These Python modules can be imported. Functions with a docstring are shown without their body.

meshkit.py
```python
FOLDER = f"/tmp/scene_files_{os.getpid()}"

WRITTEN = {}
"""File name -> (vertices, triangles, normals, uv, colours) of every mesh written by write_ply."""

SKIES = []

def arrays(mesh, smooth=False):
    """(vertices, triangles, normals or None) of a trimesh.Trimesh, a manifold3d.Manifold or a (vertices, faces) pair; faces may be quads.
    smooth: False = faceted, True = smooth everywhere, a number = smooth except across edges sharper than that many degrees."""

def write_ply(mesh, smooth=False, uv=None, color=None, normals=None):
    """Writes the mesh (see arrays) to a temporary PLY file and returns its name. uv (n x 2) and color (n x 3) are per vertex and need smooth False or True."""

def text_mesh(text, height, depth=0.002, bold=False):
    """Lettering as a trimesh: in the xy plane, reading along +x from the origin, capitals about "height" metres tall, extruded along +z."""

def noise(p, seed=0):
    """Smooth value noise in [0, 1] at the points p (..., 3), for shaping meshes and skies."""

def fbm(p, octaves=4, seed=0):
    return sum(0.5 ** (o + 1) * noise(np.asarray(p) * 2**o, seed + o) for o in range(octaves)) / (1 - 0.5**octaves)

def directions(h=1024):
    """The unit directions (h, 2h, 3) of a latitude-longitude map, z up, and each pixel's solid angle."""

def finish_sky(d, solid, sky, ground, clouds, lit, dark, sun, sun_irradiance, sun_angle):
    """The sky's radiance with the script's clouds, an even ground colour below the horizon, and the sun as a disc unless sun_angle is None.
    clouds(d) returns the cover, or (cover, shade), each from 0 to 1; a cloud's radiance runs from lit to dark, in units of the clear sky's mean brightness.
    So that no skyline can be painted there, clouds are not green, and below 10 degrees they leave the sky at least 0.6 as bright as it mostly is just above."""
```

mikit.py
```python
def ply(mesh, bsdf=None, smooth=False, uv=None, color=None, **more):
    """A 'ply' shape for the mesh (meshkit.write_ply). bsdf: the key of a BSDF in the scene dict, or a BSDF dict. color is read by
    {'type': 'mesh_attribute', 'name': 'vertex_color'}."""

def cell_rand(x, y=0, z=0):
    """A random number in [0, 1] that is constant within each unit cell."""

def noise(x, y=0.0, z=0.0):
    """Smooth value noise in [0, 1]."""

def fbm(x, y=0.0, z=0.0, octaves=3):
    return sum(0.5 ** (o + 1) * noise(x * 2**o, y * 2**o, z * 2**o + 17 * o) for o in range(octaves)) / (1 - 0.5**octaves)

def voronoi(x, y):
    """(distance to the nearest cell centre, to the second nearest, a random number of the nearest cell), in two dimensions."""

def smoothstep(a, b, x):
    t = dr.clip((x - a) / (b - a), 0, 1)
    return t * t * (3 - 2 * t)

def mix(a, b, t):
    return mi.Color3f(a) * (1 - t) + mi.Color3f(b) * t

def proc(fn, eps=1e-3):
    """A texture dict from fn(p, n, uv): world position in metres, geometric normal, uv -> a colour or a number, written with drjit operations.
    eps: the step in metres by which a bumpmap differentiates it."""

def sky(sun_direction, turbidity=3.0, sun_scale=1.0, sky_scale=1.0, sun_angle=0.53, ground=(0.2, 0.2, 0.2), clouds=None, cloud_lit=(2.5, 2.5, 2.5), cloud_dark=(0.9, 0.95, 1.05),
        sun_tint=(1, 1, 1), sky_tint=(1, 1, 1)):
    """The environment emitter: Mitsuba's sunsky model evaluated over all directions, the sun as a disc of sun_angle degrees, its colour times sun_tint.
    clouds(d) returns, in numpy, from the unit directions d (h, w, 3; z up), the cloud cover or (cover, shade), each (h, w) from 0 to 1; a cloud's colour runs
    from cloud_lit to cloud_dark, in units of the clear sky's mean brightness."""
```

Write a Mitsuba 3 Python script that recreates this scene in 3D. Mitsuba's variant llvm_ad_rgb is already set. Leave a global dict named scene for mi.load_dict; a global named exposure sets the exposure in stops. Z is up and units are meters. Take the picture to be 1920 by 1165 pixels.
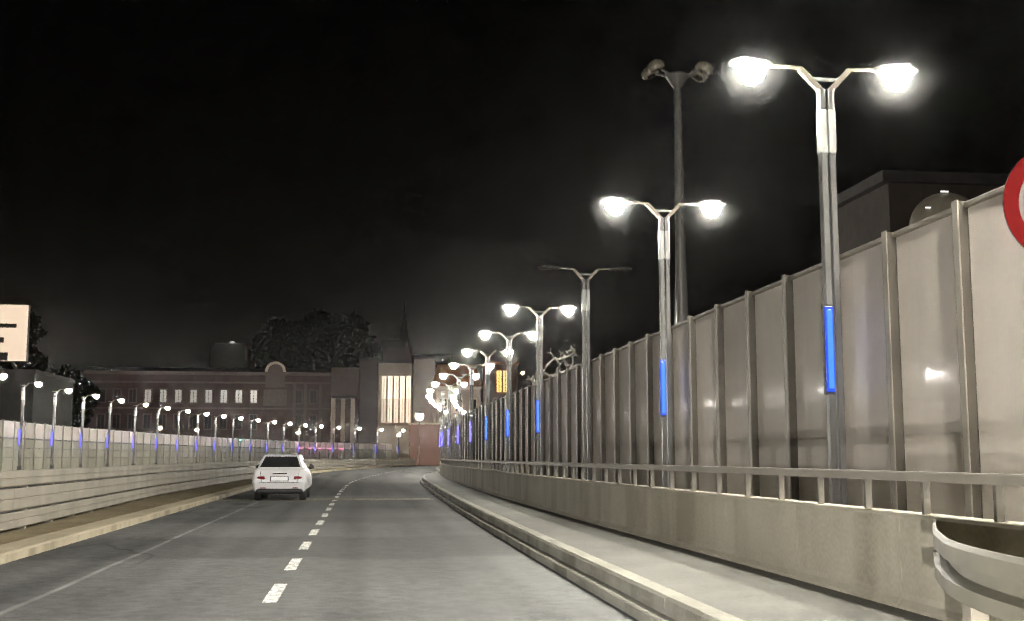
import math, random
import numpy as np, trimesh, drjit as dr, mitsuba as mi, mikit, manifold3d as m3
from mikit import proc, noise, fbm, smoothstep, mix, cell_rand
from scipy.interpolate import PchipInterpolator
import meshkit
rng = np.random.default_rng(7)
random.seed(7)
T = mi.ScalarTransform4f
scene, labels = {}, {}

# ------------------------------------------------------------------ camera, sky, exposure
CAMZ = 1.3
FWD = np.array([0.12520806, 0.98437461, 0.12381268])
scene['camera'] = {'type': 'perspective', 'fov_axis': 'x', 'fov': 2 * math.degrees(math.atan(960 / 2200.0)),
                   'to_world': T().look_at(origin=[0, 0, CAMZ], target=[float(FWD[0]), float(FWD[1]), float(CAMZ + FWD[2])], up=[0, 0, 1]),
                   'near_clip': 0.05, 'far_clip': 3000.0, 'medium': {'type': 'ref', 'id': 'night_air'}}
exposure = 7.0          # a night exposure: lamp radiances below are in units of the picture's white and scaled by EV
EV = 2.0 ** -exposure
scene['night_air'] = {'type': 'homogeneous', 'albedo': 0.95, 'sigma_t': 0.00011, 'phase': {'type': 'hg', 'g': 0.96}}
# nested shells added round the lit lamps imitate lens bloom, thinner outwards
BLOOM_SHELLS = [('bloom_shell', 1.05, .006), ('bloom_shell_near', .76, .018), ('bloom_shell_dense', .58, .04), ('bloom_shell_core', .40, .075)]
for nm, rad, sig in BLOOM_SHELLS: scene[nm] = {'type': 'homogeneous', 'albedo': 0.1, 'sigma_t': sig}
SKY = mikit.sky((0.25, -0.95, 0.12), turbidity=6, sun_scale=0.0, sky_scale=0.012 * EV, ground=(0.05, 0.05, 0.05), sky_tint=(1.25, 1.0, 0.72))
SKY['sampling_weight'] = 6.0
scene['sky_light'] = SKY
LAMP = 1380.0
LAMP_RGB = [LAMP, LAMP * 0.95, LAMP * 0.83]
HEAD = 340.0
BLUE = [0.02, 0.08, 0.9]
BLUE_CORE = [0.085, 0.35, 2.1]

# ------------------------------------------------------------------ helpers
used = {}
def key(name, parent=None):
    k = f'{parent}__{name}' if parent else name
    n = used.get(k, 0); used[k] = n + 1
    return k if n == 0 else f'{k}_{n:03d}'
def tag(k, label, cat=None, group=None, kind=None):
    d = {'label': label}
    if cat: d['category'] = cat
    if group: d['group'] = group
    if kind: d['kind'] = kind
    labels[k] = d
def thing(name, label, cat, group=None):
    k = key(name); tag(k, label, cat, group); return k
def put(name, shape, parent=None, to=None, **more):
    k = key(name, parent)
    d = dict(shape)
    if to is not None: d['to_world'] = to
    d.update(more); scene[k] = d
    return k
def part(name, mesh, mat, parent, smooth=False, to=None, **more):
    return put(name, mikit.ply(mesh, mat, smooth=smooth), parent, to, **more)
def struct(name, mesh, mat, label, smooth=False, kind='structure'):
    k = put(name, mikit.ply(mesh, mat, smooth=smooth)); tag(k, label, kind=kind); return k
def box(x0, x1, y0, y1, z0, z1):
    b = trimesh.creation.box((x1 - x0, y1 - y0, z1 - z0)); b.apply_translation(((x0 + x1) / 2, (y0 + y1) / 2, (z0 + z1) / 2)); return b
def cat(*ms): return trimesh.util.concatenate(list(ms))
def rbox(x0, x1, y0, y1, z0, z1, c=0.01):
    pts = []
    for a, b in ((x0, 1), (x1, -1)):
        for e, f in ((y0, 1), (y1, -1)):
            for g, h in ((z0, 1), (z1, -1)):
                pts += [(a + b * c, e, g + h * c), (a, e + f * c, g + h * c), (a + b * c, e + f * c, g)]
                pts += [(a + b * c, e + f * c, g), (a, e + f * c, g + h * c)]
    pts = np.array(pts)
    return trimesh.convex.convex_hull(pts)
def hull(balls, seg=12):
    return m3.Manifold.batch_hull([m3.Manifold.sphere(r, seg).translate((x, y, z)) for x, y, z, r in balls])
def to_tm(m):
    q = m.to_mesh(); return trimesh.Trimesh(q.vert_properties[:, :3], q.tri_verts, process=False)
def tube(points, radii, sides=8):
    p = np.asarray(points, float); r = np.broadcast_to(radii, (len(p),)).astype(float)
    t = np.gradient(p, axis=0); t /= np.linalg.norm(t, axis=1, keepdims=True) + 1e-12
    a = np.cross(t, np.where(np.abs(t[:, 2:]) < 0.9, [0, 0, 1.0], [1.0, 0, 0])); a /= np.linalg.norm(a, axis=1, keepdims=True) + 1e-12
    b = np.cross(t, a); ang = np.arange(sides) * 2 * np.pi / sides
    v = (p[:, None] + r[:, None, None] * (np.cos(ang)[None, :, None] * a[:, None] + np.sin(ang)[None, :, None] * b[:, None])).reshape(-1, 3)
    f = []
    n = len(p)
    for i in range(n - 1):
        for j in range(sides):
            q = (i * sides + j, i * sides + (j + 1) % sides, (i + 1) * sides + (j + 1) % sides, (i + 1) * sides + j)
            f += [(q[0], q[1], q[2]), (q[0], q[2], q[3])]
    for j in range(1, sides - 1):
        f.append((0, j + 1, j)); o = (n - 1) * sides; f.append((o, o + j, o + j + 1))
    return trimesh.Trimesh(v, f, process=False)
def beam(a, b, w, h=None):
    """square section bar from a to b"""
    h = h or w; a, b = np.array(a, float), np.array(b, float); d = b - a; L = np.linalg.norm(d); d /= L
    up = np.array([0, 1.0, 0]) if abs(d[1]) < 0.9 else np.array([0, 0, 1.0])
    s = np.cross(d, up); s /= np.linalg.norm(s); u = np.cross(s, d)
    m = trimesh.creation.box((w, h, L)); M = np.eye(4); M[:3, 0] = s; M[:3, 1] = u; M[:3, 2] = np.cross(s, u); M[:3, 3] = (a + b) / 2
    if np.linalg.det(M[:3, :3]) < 0: M[:3, 0] *= -1
    m.apply_transform(M); return m
class Path:
    """a curve in plan: x as a function of y, walked by arc length"""
    def __init__(s, pts):
        y, x = np.array(pts, float).T; s.fx = PchipInterpolator(y, x); s.y0, s.y1 = y[0], y[-1]
        s.Y = np.linspace(y[0], y[-1], 3000); s.X = s.fx(s.Y)
        k = np.ones(41) / 41; pad = np.r_[s.X[0] - (s.X[1] - s.X[0]) * np.arange(20, 0, -1), s.X, s.X[-1] + (s.X[-1] - s.X[-2]) * np.arange(1, 21)]
        s.X = np.convolve(pad, k, 'valid')
        s.S = np.r_[0, np.cumsum(np.hypot(np.diff(s.X), np.diff(s.Y)))]; s.L = s.S[-1]
    def at(s, t): return float(np.interp(t, s.S, s.X)), float(np.interp(t, s.S, s.Y))
    def dirn(s, t):
        a, b = s.at(max(t - .4, 0)), s.at(min(t + .4, s.L)); d = np.subtract(b, a); return d / np.linalg.norm(d)
    def s_of_y(s, y): return float(np.interp(y, s.Y, s.S))
    def x_of_y(s, y): return float(np.interp(y, s.Y, s.X))
    def frame(s, t, z=0.0, twist=0.0):
        x, y = s.at(t); d = s.dirn(t)
        return T().translate([x, y, z]).rotate([0, 0, 1], -math.degrees(math.atan2(d[0], d[1])) + twist)
    def sweep(s, s0, s1, prof, step=1.0, closed=True):
        n = max(2, int(math.ceil((s1 - s0) / step)) + 1); V = []; prof = np.array(prof, float); m = len(prof)
        for t in np.linspace(s0, s1, n):
            x, y = s.at(t); d = s.dirn(t); nx, ny = d[1], -d[0]
            V.append(np.c_[x + nx * prof[:, 0], y + ny * prof[:, 0], prof[:, 1]])
        V = np.vstack(V); F = []
        for i in range(n - 1):
            for j in range(m if closed else m - 1):
                a, b = i * m + j, i * m + (j + 1) % m
                F += [(a, b, b + m), (a, b + m, a + m)]
        if closed:
            ctr = trimesh.creation.triangulate_polygon(__import__('shapely').Polygon(prof), engine='earcut')
            cv, cf = ctr
            o = len(V); pts = np.array(cv)
            for end, flip in ((0, False), ((n - 1), True)):
                base = V[end * m:(end + 1) * m]
                idx = [int(np.argmin(((prof - q) ** 2).sum(1))) + end * m for q in pts]
                for f in cf:
                    F.append(tuple(idx[k] for k in (f if not flip else f[::-1])))
        M = trimesh.Trimesh(V, F, process=False)
        if closed and M.volume < 0: M.invert()
        if not closed:
            if M.face_normals[:, 2].mean() < 0: M.invert()
        return M
def two(d): return {'type': 'twosided', 'bsdf': d}

# ------------------------------------------------------------------ materials
def mat(name, d): scene[name] = d; return name
def asphalt_col(p, n, uv):
    a = fbm(p.x * 9, p.y * 9, 0.0, 3); b = fbm(p.x * 1.1, p.y * 0.07, 3.0, 3); c = noise(p.x * 60, p.y * 60)
    d = fbm(p.x * 0.35, p.y * 0.35, 8.0, 2)
    v = 0.104 + 0.035 * (a - .5) + 0.085 * (b - .5) + 0.018 * (c - .5) + 0.04 * (d - .5)
    seam = smoothstep(0.05, 0.015, dr.abs(p.x + 2.95 + 0.04 * noise(p.y * .4)))
    v = v + 0.10 * seam * (0.4 + noise(p.y * 2.1))
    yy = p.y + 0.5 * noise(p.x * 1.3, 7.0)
    shade_band = smoothstep(15.6, 16.1, yy) * smoothstep(20.4, 19.6, yy) + 0.7 * smoothstep(24.0, 24.5, yy) * smoothstep(26.6, 26.0, yy) + 0.6 * smoothstep(40.0, 41.0, yy) * smoothstep(48.0, 47.0, yy)  # bands of shade across the road, painted into the asphalt colour
    v = v * (1 - 0.24 * shade_band)
    tr = smoothstep(0.32, 0.05, dr.abs(dr.abs(p.x - 0.7) - 0.8)) + smoothstep(0.32, 0.05, dr.abs(dr.abs(p.x + 2.5) - 0.8))
    v = v - 0.018 * tr
    crack = smoothstep(0.035, 0.0, dr.abs(fbm(p.x * 0.9, p.y * 0.25, 21.0, 3) - 0.5)) * smoothstep(0.45, 0.62, noise(p.x * .3, p.y * .12, 4.0))
    v = v * (1 - 0.35 * crack)
    return mix((0.93, 0.95, 0.92), (1.0, 1.0, 1.0), a) * dr.maximum(v, 0.02)
def asphalt_bump(p, n, uv): return 0.002 * noise(p.x * 70, p.y * 70) + 0.002 * fbm(p.x * 16, p.y * 16, 1.0, 2)
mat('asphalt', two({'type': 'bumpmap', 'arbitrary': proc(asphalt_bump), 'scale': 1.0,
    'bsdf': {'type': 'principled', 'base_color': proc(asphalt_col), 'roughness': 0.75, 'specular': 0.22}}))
def earth_col(p, n, uv):
    a = fbm(p.x * 2.2, p.y * 2.2, 0.0, 4); b = noise(p.x * 25, p.y * 25)
    return mix((0.07, 0.055, 0.035), (0.17, 0.14, 0.095), a * .75 + b * .35)
mat('earth', two({'type': 'diffuse', 'reflectance': proc(earth_col)}))
def sand_col(p, n, uv):
    a = fbm(p.x * 3, p.y * 1.2, 0.0, 4); b = noise(p.x * 30, p.y * 30)
    return mix((0.14, 0.115, 0.075), (0.34, 0.29, 0.20), a * .7 + b * .35)
mat('sandy_soil', two({'type': 'diffuse', 'reflectance': proc(sand_col)}))
def conc(base, dark, stain=1.0, rough=0.75, name=None, olive=0.0):
    def col(p, n, uv):
        a = fbm(p.x * 1.3, p.y * 1.3, p.z * 1.3, 4); g = noise(p.x * 38, p.y * 38, p.z * 38)
        st = fbm(p.x * 2.3 + 5, p.y * 2.3, p.z * 0.25, 3); up = 1 - dr.abs(n.z)
        t = dr.clip(0.55 * a + 0.25 * g + stain * up * dr.maximum(st - .42, 0) * 2.2 + stain * (1 - up) * .35 * (a - .3), 0, 1)
        return mix(base, dark, t)
    return mat(name, two({'type': 'principled', 'base_color': proc(col), 'roughness': rough, 'specular': 0.35}))
conc((0.42, 0.385, 0.305), (0.23, 0.205, 0.15), .8, name='parapet_concrete')
conc((0.31, 0.30, 0.255), (0.15, 0.14, 0.11), 1.0, name='kerb_stone')
conc((0.150, 0.147, 0.132), (0.075, 0.072, 0.06), 1.0, name='paving')
conc((0.38, 0.335, 0.25), (0.21, 0.18, 0.12), .8, name='sandy_kerb')
conc((0.24, 0.225, 0.185), (0.13, 0.12, 0.095), 1.0, name='joint_concrete')
def paint_col(p, n, uv):
    a = fbm(p.x * 22, p.y * 22, 2.0, 3)
    return mix((0.80, 0.80, 0.77), (0.36, 0.36, 0.34), smoothstep(0.40, 0.66, a))
mat('road_paint', two({'type': 'principled', 'base_color': proc(paint_col), 'roughness': 0.55, 'specular': 0.4}))
def panel(name, base, dark):
    def col(p, n, uv):
        u = p.y + 0.3 * p.x
        a = fbm(u * 3.0, p.z * 1.0, 0.0, 4); b = fbm(u * 1.1, p.z * 1.3, 4.0, 4); c = noise(u * 45, p.z * 30)
        bay = cell_rand(dr.floor((p.y + 60.0) / 2.03), 5.0, 1.0)
        t = dr.clip(0.5 * a + 0.5 * (b - .2) + 0.18 * (c - .5) + 0.28 * (bay - .5), 0, 1)
        return mix(base, dark, t)
    def bump(p, n, uv):
        return 0.004 * fbm(p.y * .9 + p.x, p.z * 0.9, 1.0, 2) + 0.0004 * noise(p.y * 14, p.z * 12.0)
    return mat(name, two({'type': 'bumpmap', 'arbitrary': proc(bump, 4e-3), 'scale': 1.0,
        'bsdf': {'type': 'principled', 'base_color': proc(col), 'roughness': 0.75, 'specular': 0.15, 'clearcoat': 1.0, 'clearcoat_gloss': 0.997}}))
panel('acrylic_panel', (0.76, 0.70, 0.625), (0.60, 0.55, 0.49))
panel('acrylic_panel_pale', (0.72, 0.68, 0.66), (0.55, 0.52, 0.50))
panel('acrylic_panel_far', (0.72, 0.66, 0.62), (0.52, 0.47, 0.44))
panel('wall_panel_far', (0.50, 0.485, 0.41), (0.30, 0.29, 0.24))
def metal(name, a, b, rough=.45, metallic=.0, sc=3.0):
    def col(p, n, uv): return mix(a, b, fbm(p.x * sc, p.y * sc, p.z * sc * .5, 3))
    return mat(name, two({'type': 'principled', 'base_color': proc(col), 'roughness': rough, 'metallic': metallic, 'specular': 0.5}))
metal('galvanised', (0.36, 0.325, 0.265), (0.22, 0.195, 0.155), .45, .25)
metal('post_steel', (0.36, 0.33, 0.275), (0.23, 0.205, 0.165), .5, .1)
metal('post_web', (0.12, 0.105, 0.082), (0.07, 0.06, 0.048), .6)
metal('rail_post', (0.13, 0.118, 0.095), (0.085, 0.076, 0.06), .6)
metal('handrail', (0.27, 0.245, 0.20), (0.18, 0.16, 0.125), .6)
metal('guardrail_steel', (0.25, 0.228, 0.185), (0.13, 0.116, 0.09), .72, .0, 2.0)
metal('rail_end_steel', (0.20, 0.185, 0.135), (0.12, 0.11, 0.08), .5, .1, 3.0)
metal('white_sleeve', (0.50, 0.50, 0.485), (0.38, 0.38, 0.37), .4)
metal('pole_grey', (0.15, 0.145, 0.14), (0.09, 0.086, 0.082), .42, .1)
metal('dark_metal', (0.06, 0.06, 0.06), (0.035, 0.035, 0.035), .5)
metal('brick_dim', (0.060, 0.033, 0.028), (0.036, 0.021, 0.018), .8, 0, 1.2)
metal('brick_rose', (0.24, 0.125, 0.09), (0.15, 0.08, 0.06), .8, 0, .6)
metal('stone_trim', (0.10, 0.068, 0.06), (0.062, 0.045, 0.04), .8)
metal('stone_warm', (0.40, 0.33, 0.27), (0.27, 0.22, 0.18), .8, 0, .4)
metal('stone_pale', (0.55, 0.48, 0.38), (0.38, 0.32, 0.25), .8, 0, .3)
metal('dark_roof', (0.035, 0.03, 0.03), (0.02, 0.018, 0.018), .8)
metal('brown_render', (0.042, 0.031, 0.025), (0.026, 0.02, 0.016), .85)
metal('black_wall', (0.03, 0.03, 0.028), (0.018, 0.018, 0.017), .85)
metal('roof_tile', (0.26, 0.12, 0.07), (0.15, 0.065, 0.04), .8, 0, 2)
metal('bark_pale', (0.55, 0.52, 0.48), (0.35, 0.32, 0.28), .7, 0, 8)
metal('bark_dark', (0.07, 0.055, 0.04), (0.04, 0.03, 0.025), .9)
mat('window_dark', {'type': 'principled', 'base_color': {'type': 'rgb', 'value': [0.02, 0.02, 0.022]}, 'roughness': 0.08, 'specular': 0.6})
mat('leaf_dark', two({'type': 'diffuse', 'reflectance': {'type': 'rgb', 'value': [0.006, 0.008, 0.005]}}))
mat('car_paint', {'type': 'principled', 'base_color': {'type': 'rgb', 'value': [0.66, 0.65, 0.675]}, 'roughness': 0.32, 'specular': 0.5, 'clearcoat': 1.0, 'clearcoat_gloss': 0.96})
mat('black_plastic', {'type': 'principled', 'base_color': {'type': 'rgb', 'value': [0.018, 0.018, 0.018]}, 'roughness': 0.55})
mat('rubber', {'type': 'principled', 'base_color': {'type': 'rgb', 'value': [0.02, 0.02, 0.02]}, 'roughness': 0.8})
mat('red_lens', {'type': 'principled', 'base_color': {'type': 'rgb', 'value': [0.16, 0.012, 0.015]}, 'roughness': 0.18, 'specular': 0.6})
mat('white_plate', {'type': 'principled', 'base_color': {'type': 'rgb', 'value': [0.85, 0.86, 0.88]}, 'roughness': 0.35})
mat('sign_red', two({'type': 'diffuse', 'reflectance': {'type': 'rgb', 'value': [0.15, 0.012, 0.012]}}))
mat('sign_white', two({'type': 'diffuse', 'reflectance': {'type': 'rgb', 'value': [0.24, 0.20, 0.19]}}))
mat('lens_glass', {'type': 'diffuse', 'reflectance': {'type': 'rgb', 'value': [0.5, 0.5, 0.5]}})
mat('blue_lens', {'type': 'principled', 'base_color': {'type': 'rgb', 'value': [0.01, 0.02, 0.06]}, 'roughness': 0.3})
mat('haze_boundary', {'type': 'null'})
def glow(rgb, w=0.3): return {'emitter': {'type': 'area', 'radiance': {'type': 'rgb', 'value': [float(c) * EV for c in rgb]}, 'sampling_weight': float(w)}}

# ------------------------------------------------------------------ plan curves (x right, y ahead)
KERB = Path([(-40, 2.22), (12, 2.22), (24, 2.26), (34, 2.38), (43, 2.55), (55, 2.80), (66, 3.25), (76.6, 4.2), (85, 5.25), (97, 6.2), (109, 6.8), (120, 7.5), (132, 8.5), (145, 9.9), (160, 12.0), (180, 15.5), (200, 20)])
LANE = Path([(-40, -0.81), (35, -0.79), (47, -0.74), (57, -0.60), (64, -0.42), (73, 0.1), (85, 1.0), (97, 2.0), (109, 3.0), (120, 4.1), (132, 5.3), (145, 6.9), (160, 9.0), (180, 12.4), (200, 17)])
WALL = Path([(-40, 3.86), (10, 3.84), (20, 3.74), (30, 3.72), (42, 3.88), (58, 4.22), (74, 4.85), (85, 5.65), (97, 6.6), (109, 7.2), (120, 7.9), (132, 8.9), (145, 10.3), (160, 12.4), (180, 15.9), (200, 20.4)])
BARR = Path([(-60, 7.5), (60, 7.5), (90, 7.5), (102, 7.55), (112, 7.8), (122, 8.45), (132, 9.45), (145, 10.9), (160, 13.0), (180, 16.5), (200, 21)])
LK = Path([(-40, -4.33), (60, -4.33), (80, -4.25), (92, -4.0), (102, -3.3), (110, -2.6), (122, -1.3), (134, 0.4), (145, 2.4), (154, 4.3), (165, 6.6), (180, 9.9), (200, 14.5)])
GUARD = Path([(-40, -5.45), (12, -5.45), (19, -5.55), (28, -5.85), (38, -6.15), (46, -6.1), (60, -5.9), (80, -5.45), (92, -5.1), (102, -4.5), (110, -3.8), (122, -2.5), (134, -0.8), (145, 1.2), (154, 3.1), (165, 5.4), (180, 8.7), (200, 13.3)])
LHEAD = Path([(20, -26.9), (92.8, -26.9), (108, -26.8), (123, -26.35), (145, -24.6), (165, -22.4), (185, -19.7), (203, -16.2), (220, -12.5), (235, -8.5), (247, -4.2), (257, 1.0), (268, 7.5), (280, 15), (300, 28)])
def off_path(P, o, ya, yb, n=40):
    r = []
    for y in np.linspace(ya, yb, n):
        t = P.s_of_y(y); x, yy = P.at(t); d = P.dirn(t); r.append((yy - d[0] * o, x + d[1] * o))
    return Path(r)
LPOLE = off_path(LHEAD, -1.14, 22, 297)
LWALL = off_path(LHEAD, -1.75, 22, 297)

# ------------------------------------------------------------------ ground, roads
g = trimesh.Trimesh([[-600, -190, -.03], [600, -190, -.03], [600, 900, -.03], [-600, 900, -.03]], [[0, 1, 2], [0, 2, 3]], process=False)
struct('ground', g, 'earth', 'dark bare ground beyond the roads')
def ribbon(A, B, oa, ob, ya, yb, z, step=2.0):
    ys = np.arange(ya, yb + .01, step); v, f = [], []
    for y in ys: v += [(A.x_of_y(y) + oa, y, z), (B.x_of_y(y) + ob, y, z)]
    for i in range(len(ys) - 1): f += [(2 * i, 2 * i + 1, 2 * i + 3), (2 * i, 2 * i + 3, 2 * i + 2)]
    return trimesh.Trimesh(v, f, process=False)
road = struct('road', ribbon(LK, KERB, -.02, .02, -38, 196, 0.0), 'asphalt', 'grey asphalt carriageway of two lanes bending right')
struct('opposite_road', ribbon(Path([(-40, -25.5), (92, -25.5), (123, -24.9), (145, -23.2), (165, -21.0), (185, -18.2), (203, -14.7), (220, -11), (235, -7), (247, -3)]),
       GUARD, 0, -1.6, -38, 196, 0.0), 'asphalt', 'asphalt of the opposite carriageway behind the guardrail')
struct('median', ribbon(LK, GUARD, -.45, -1.6, -38, 196, 0.10, 1.0), 'sandy_soil', 'brown sandy median strip below the guardrail')
pv = struct('pavement', ribbon(KERB, BARR, .14, .2, -38, 196, 0.235), 'paving', 'pale concrete footway between kerb and noise barrier')
# lane dashes, each a painted piece of the road
t = LANE.s_of_y(7.9)
while t < LANE.s_of_y(120):
    m = LANE.sweep(t, t + 1.55, [(-.065, .004), (.065, .004), (.065, .006), (-.065, .006)], .5)
    part('lane_dash', m, 'road_paint', road); t += 3.06
# expansion joint across the road
ej = thing('expansion_joint', 'pale strip of expansion joint crossing the road under the car', 'expansion joint')
part('concrete_strip', box(-4.30, 2.20, 36.2, 36.9, .004, .008), 'joint_concrete', ej)
part('concrete_strip', box(-4.30, 2.20, 37.05, 37.7, .004, .008), 'joint_concrete', ej)
part('steel_edge', box(-4.30, 2.20, 36.9, 37.05, .004, .012), 'dark_metal', ej)
# kerb stones
kb = key('kerb'); tag(kb, 'two stepped stone kerb along the right edge of the road', kind='structure')
s = KERB.s_of_y(-4)
prof_low = [(0.0, -.03), (0.0, .085), (.012, .095), (.10, .10), (.10, -.03)]
prof_up = [(.102, -.03), (.102, .215), (.125, .24), (.26, .245), (.26, -.03)]
while s < KERB.s_of_y(95):
    part('gutter_stone', KERB.sweep(s, s + .986, [(o + .0, z + .004 * rng.random()) for o, z in prof_low], 1), 'kerb_stone', kb)
    part('stone', KERB.sweep(s, s + .988, [(o, z + .004 * rng.random()) for o, z in prof_up], 1), 'kerb_stone', kb); s += 1.0
part('far_kerb', KERB.sweep(s, KERB.s_of_y(195), [(0, -.03), (0, .22), (.03, .245), (.26, .245), (.26, -.03)], 1), 'kerb_stone', kb)
lk = key('median_kerb'); tag(lk, 'low sandy kerb along the left edge of the road', kind='structure')
s = LK.s_of_y(4)
while s < LK.s_of_y(150):
    part('stone', LK.sweep(s, s + 1.985, [(0, -.02), (0, .10), (-.03, .125), (-.45, .13), (-.45, -.02)][::-1], 1), 'sandy_kerb', lk); s += 2.0

# ------------------------------------------------------------------ parapet wall and railing at the right
pw = thing('parapet_wall', 'stained low concrete parapet wall beside the right hand footway', 'wall')
s = WALL.s_of_y(-6.0); k = 0
while s < WALL.s_of_y(190):
    L = 2.02 if s < WALL.s_of_y(110) else 8.0
    part('segment', WALL.sweep(s, s + L - .006, [(-.05, .20), (-.045, .26), (-.01, .30), (0, .34), (0, .875), (.02, .897), (.20, .90), (.22, .88), (.22, .20)], 1.0), 'parapet_concrete', pw); s += L
part('core', WALL.sweep(WALL.s_of_y(-6), WALL.s_of_y(188), [(.007, .2), (.007, .88), (.2, .88), (.2, .2)], 1.0), 'parapet_concrete', pw)
rl = thing('parapet_railing', 'single bar steel handrail standing on the low concrete parapet', 'railing')
part('rail', WALL.sweep(WALL.s_of_y(-6), WALL.s_of_y(188), [(.07, 1.125), (.07, 1.185), (.075, 1.195), (.145, 1.195), (.15, 1.185), (.15, 1.125)], 1.0), 'handrail', rl)
post = mikit.ply(box(.085, .135, -.018, .018, .895, 1.126), 'rail_post')
s = WALL.s_of_y(-5.5)
while s < WALL.s_of_y(125):
    put('post', post, rl, WALL.frame(s)); s += 0.96

# ------------------------------------------------------------------ noise barrier at the right
nb = thing('noise_barrier', 'tall noise barrier of glossy grey beige panels between steel posts', 'noise barrier')
BAY = 2.03
P1 = mikit.ply(cat(rbox(.0, .05, .07, BAY - .07, .28, 4.40, .006)), 'acrylic_panel', smooth=False)
P2 = mikit.ply(rbox(.0, .05, .07, BAY - .07, .28, 4.40, .006), 'acrylic_panel_pale')
POST = mikit.ply(rbox(-.15, -.128, -.075, .075, .235, 4.50, .004), 'post_steel')
WEB = mikit.ply(cat(box(-.128, .06, -.045, .045, .236, 4.485), rbox(.06, .08, -.08, .08, .235, 4.49, .004)), 'post_web')
CAP = mikit.ply(rbox(-.07, .09, .085, BAY - .085, 4.40, 4.47, .012), 'post_steel')
SILL = mikit.ply(box(-.04, .08, .085, BAY - .085, .10, .28), 'parapet_concrete')
s = BARR.s_of_y(13.68 - 10 * BAY); yend = BARR.s_of_y(165)
while s < yend:
    y = BARR.at(s + 1)[1]
    tw = float(rng.normal(0, .22))
    put('panel', P2 if 39.5 < y < 47.9 else P1, nb, BARR.frame(s, twist=tw)); w = put('post', POST, nb, BARR.frame(s)); put('web', WEB, w, BARR.frame(s)); put('cap', CAP, nb, BARR.frame(s))
    put('sill', SILL, nb, BARR.frame(s)); s += BAY

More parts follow.
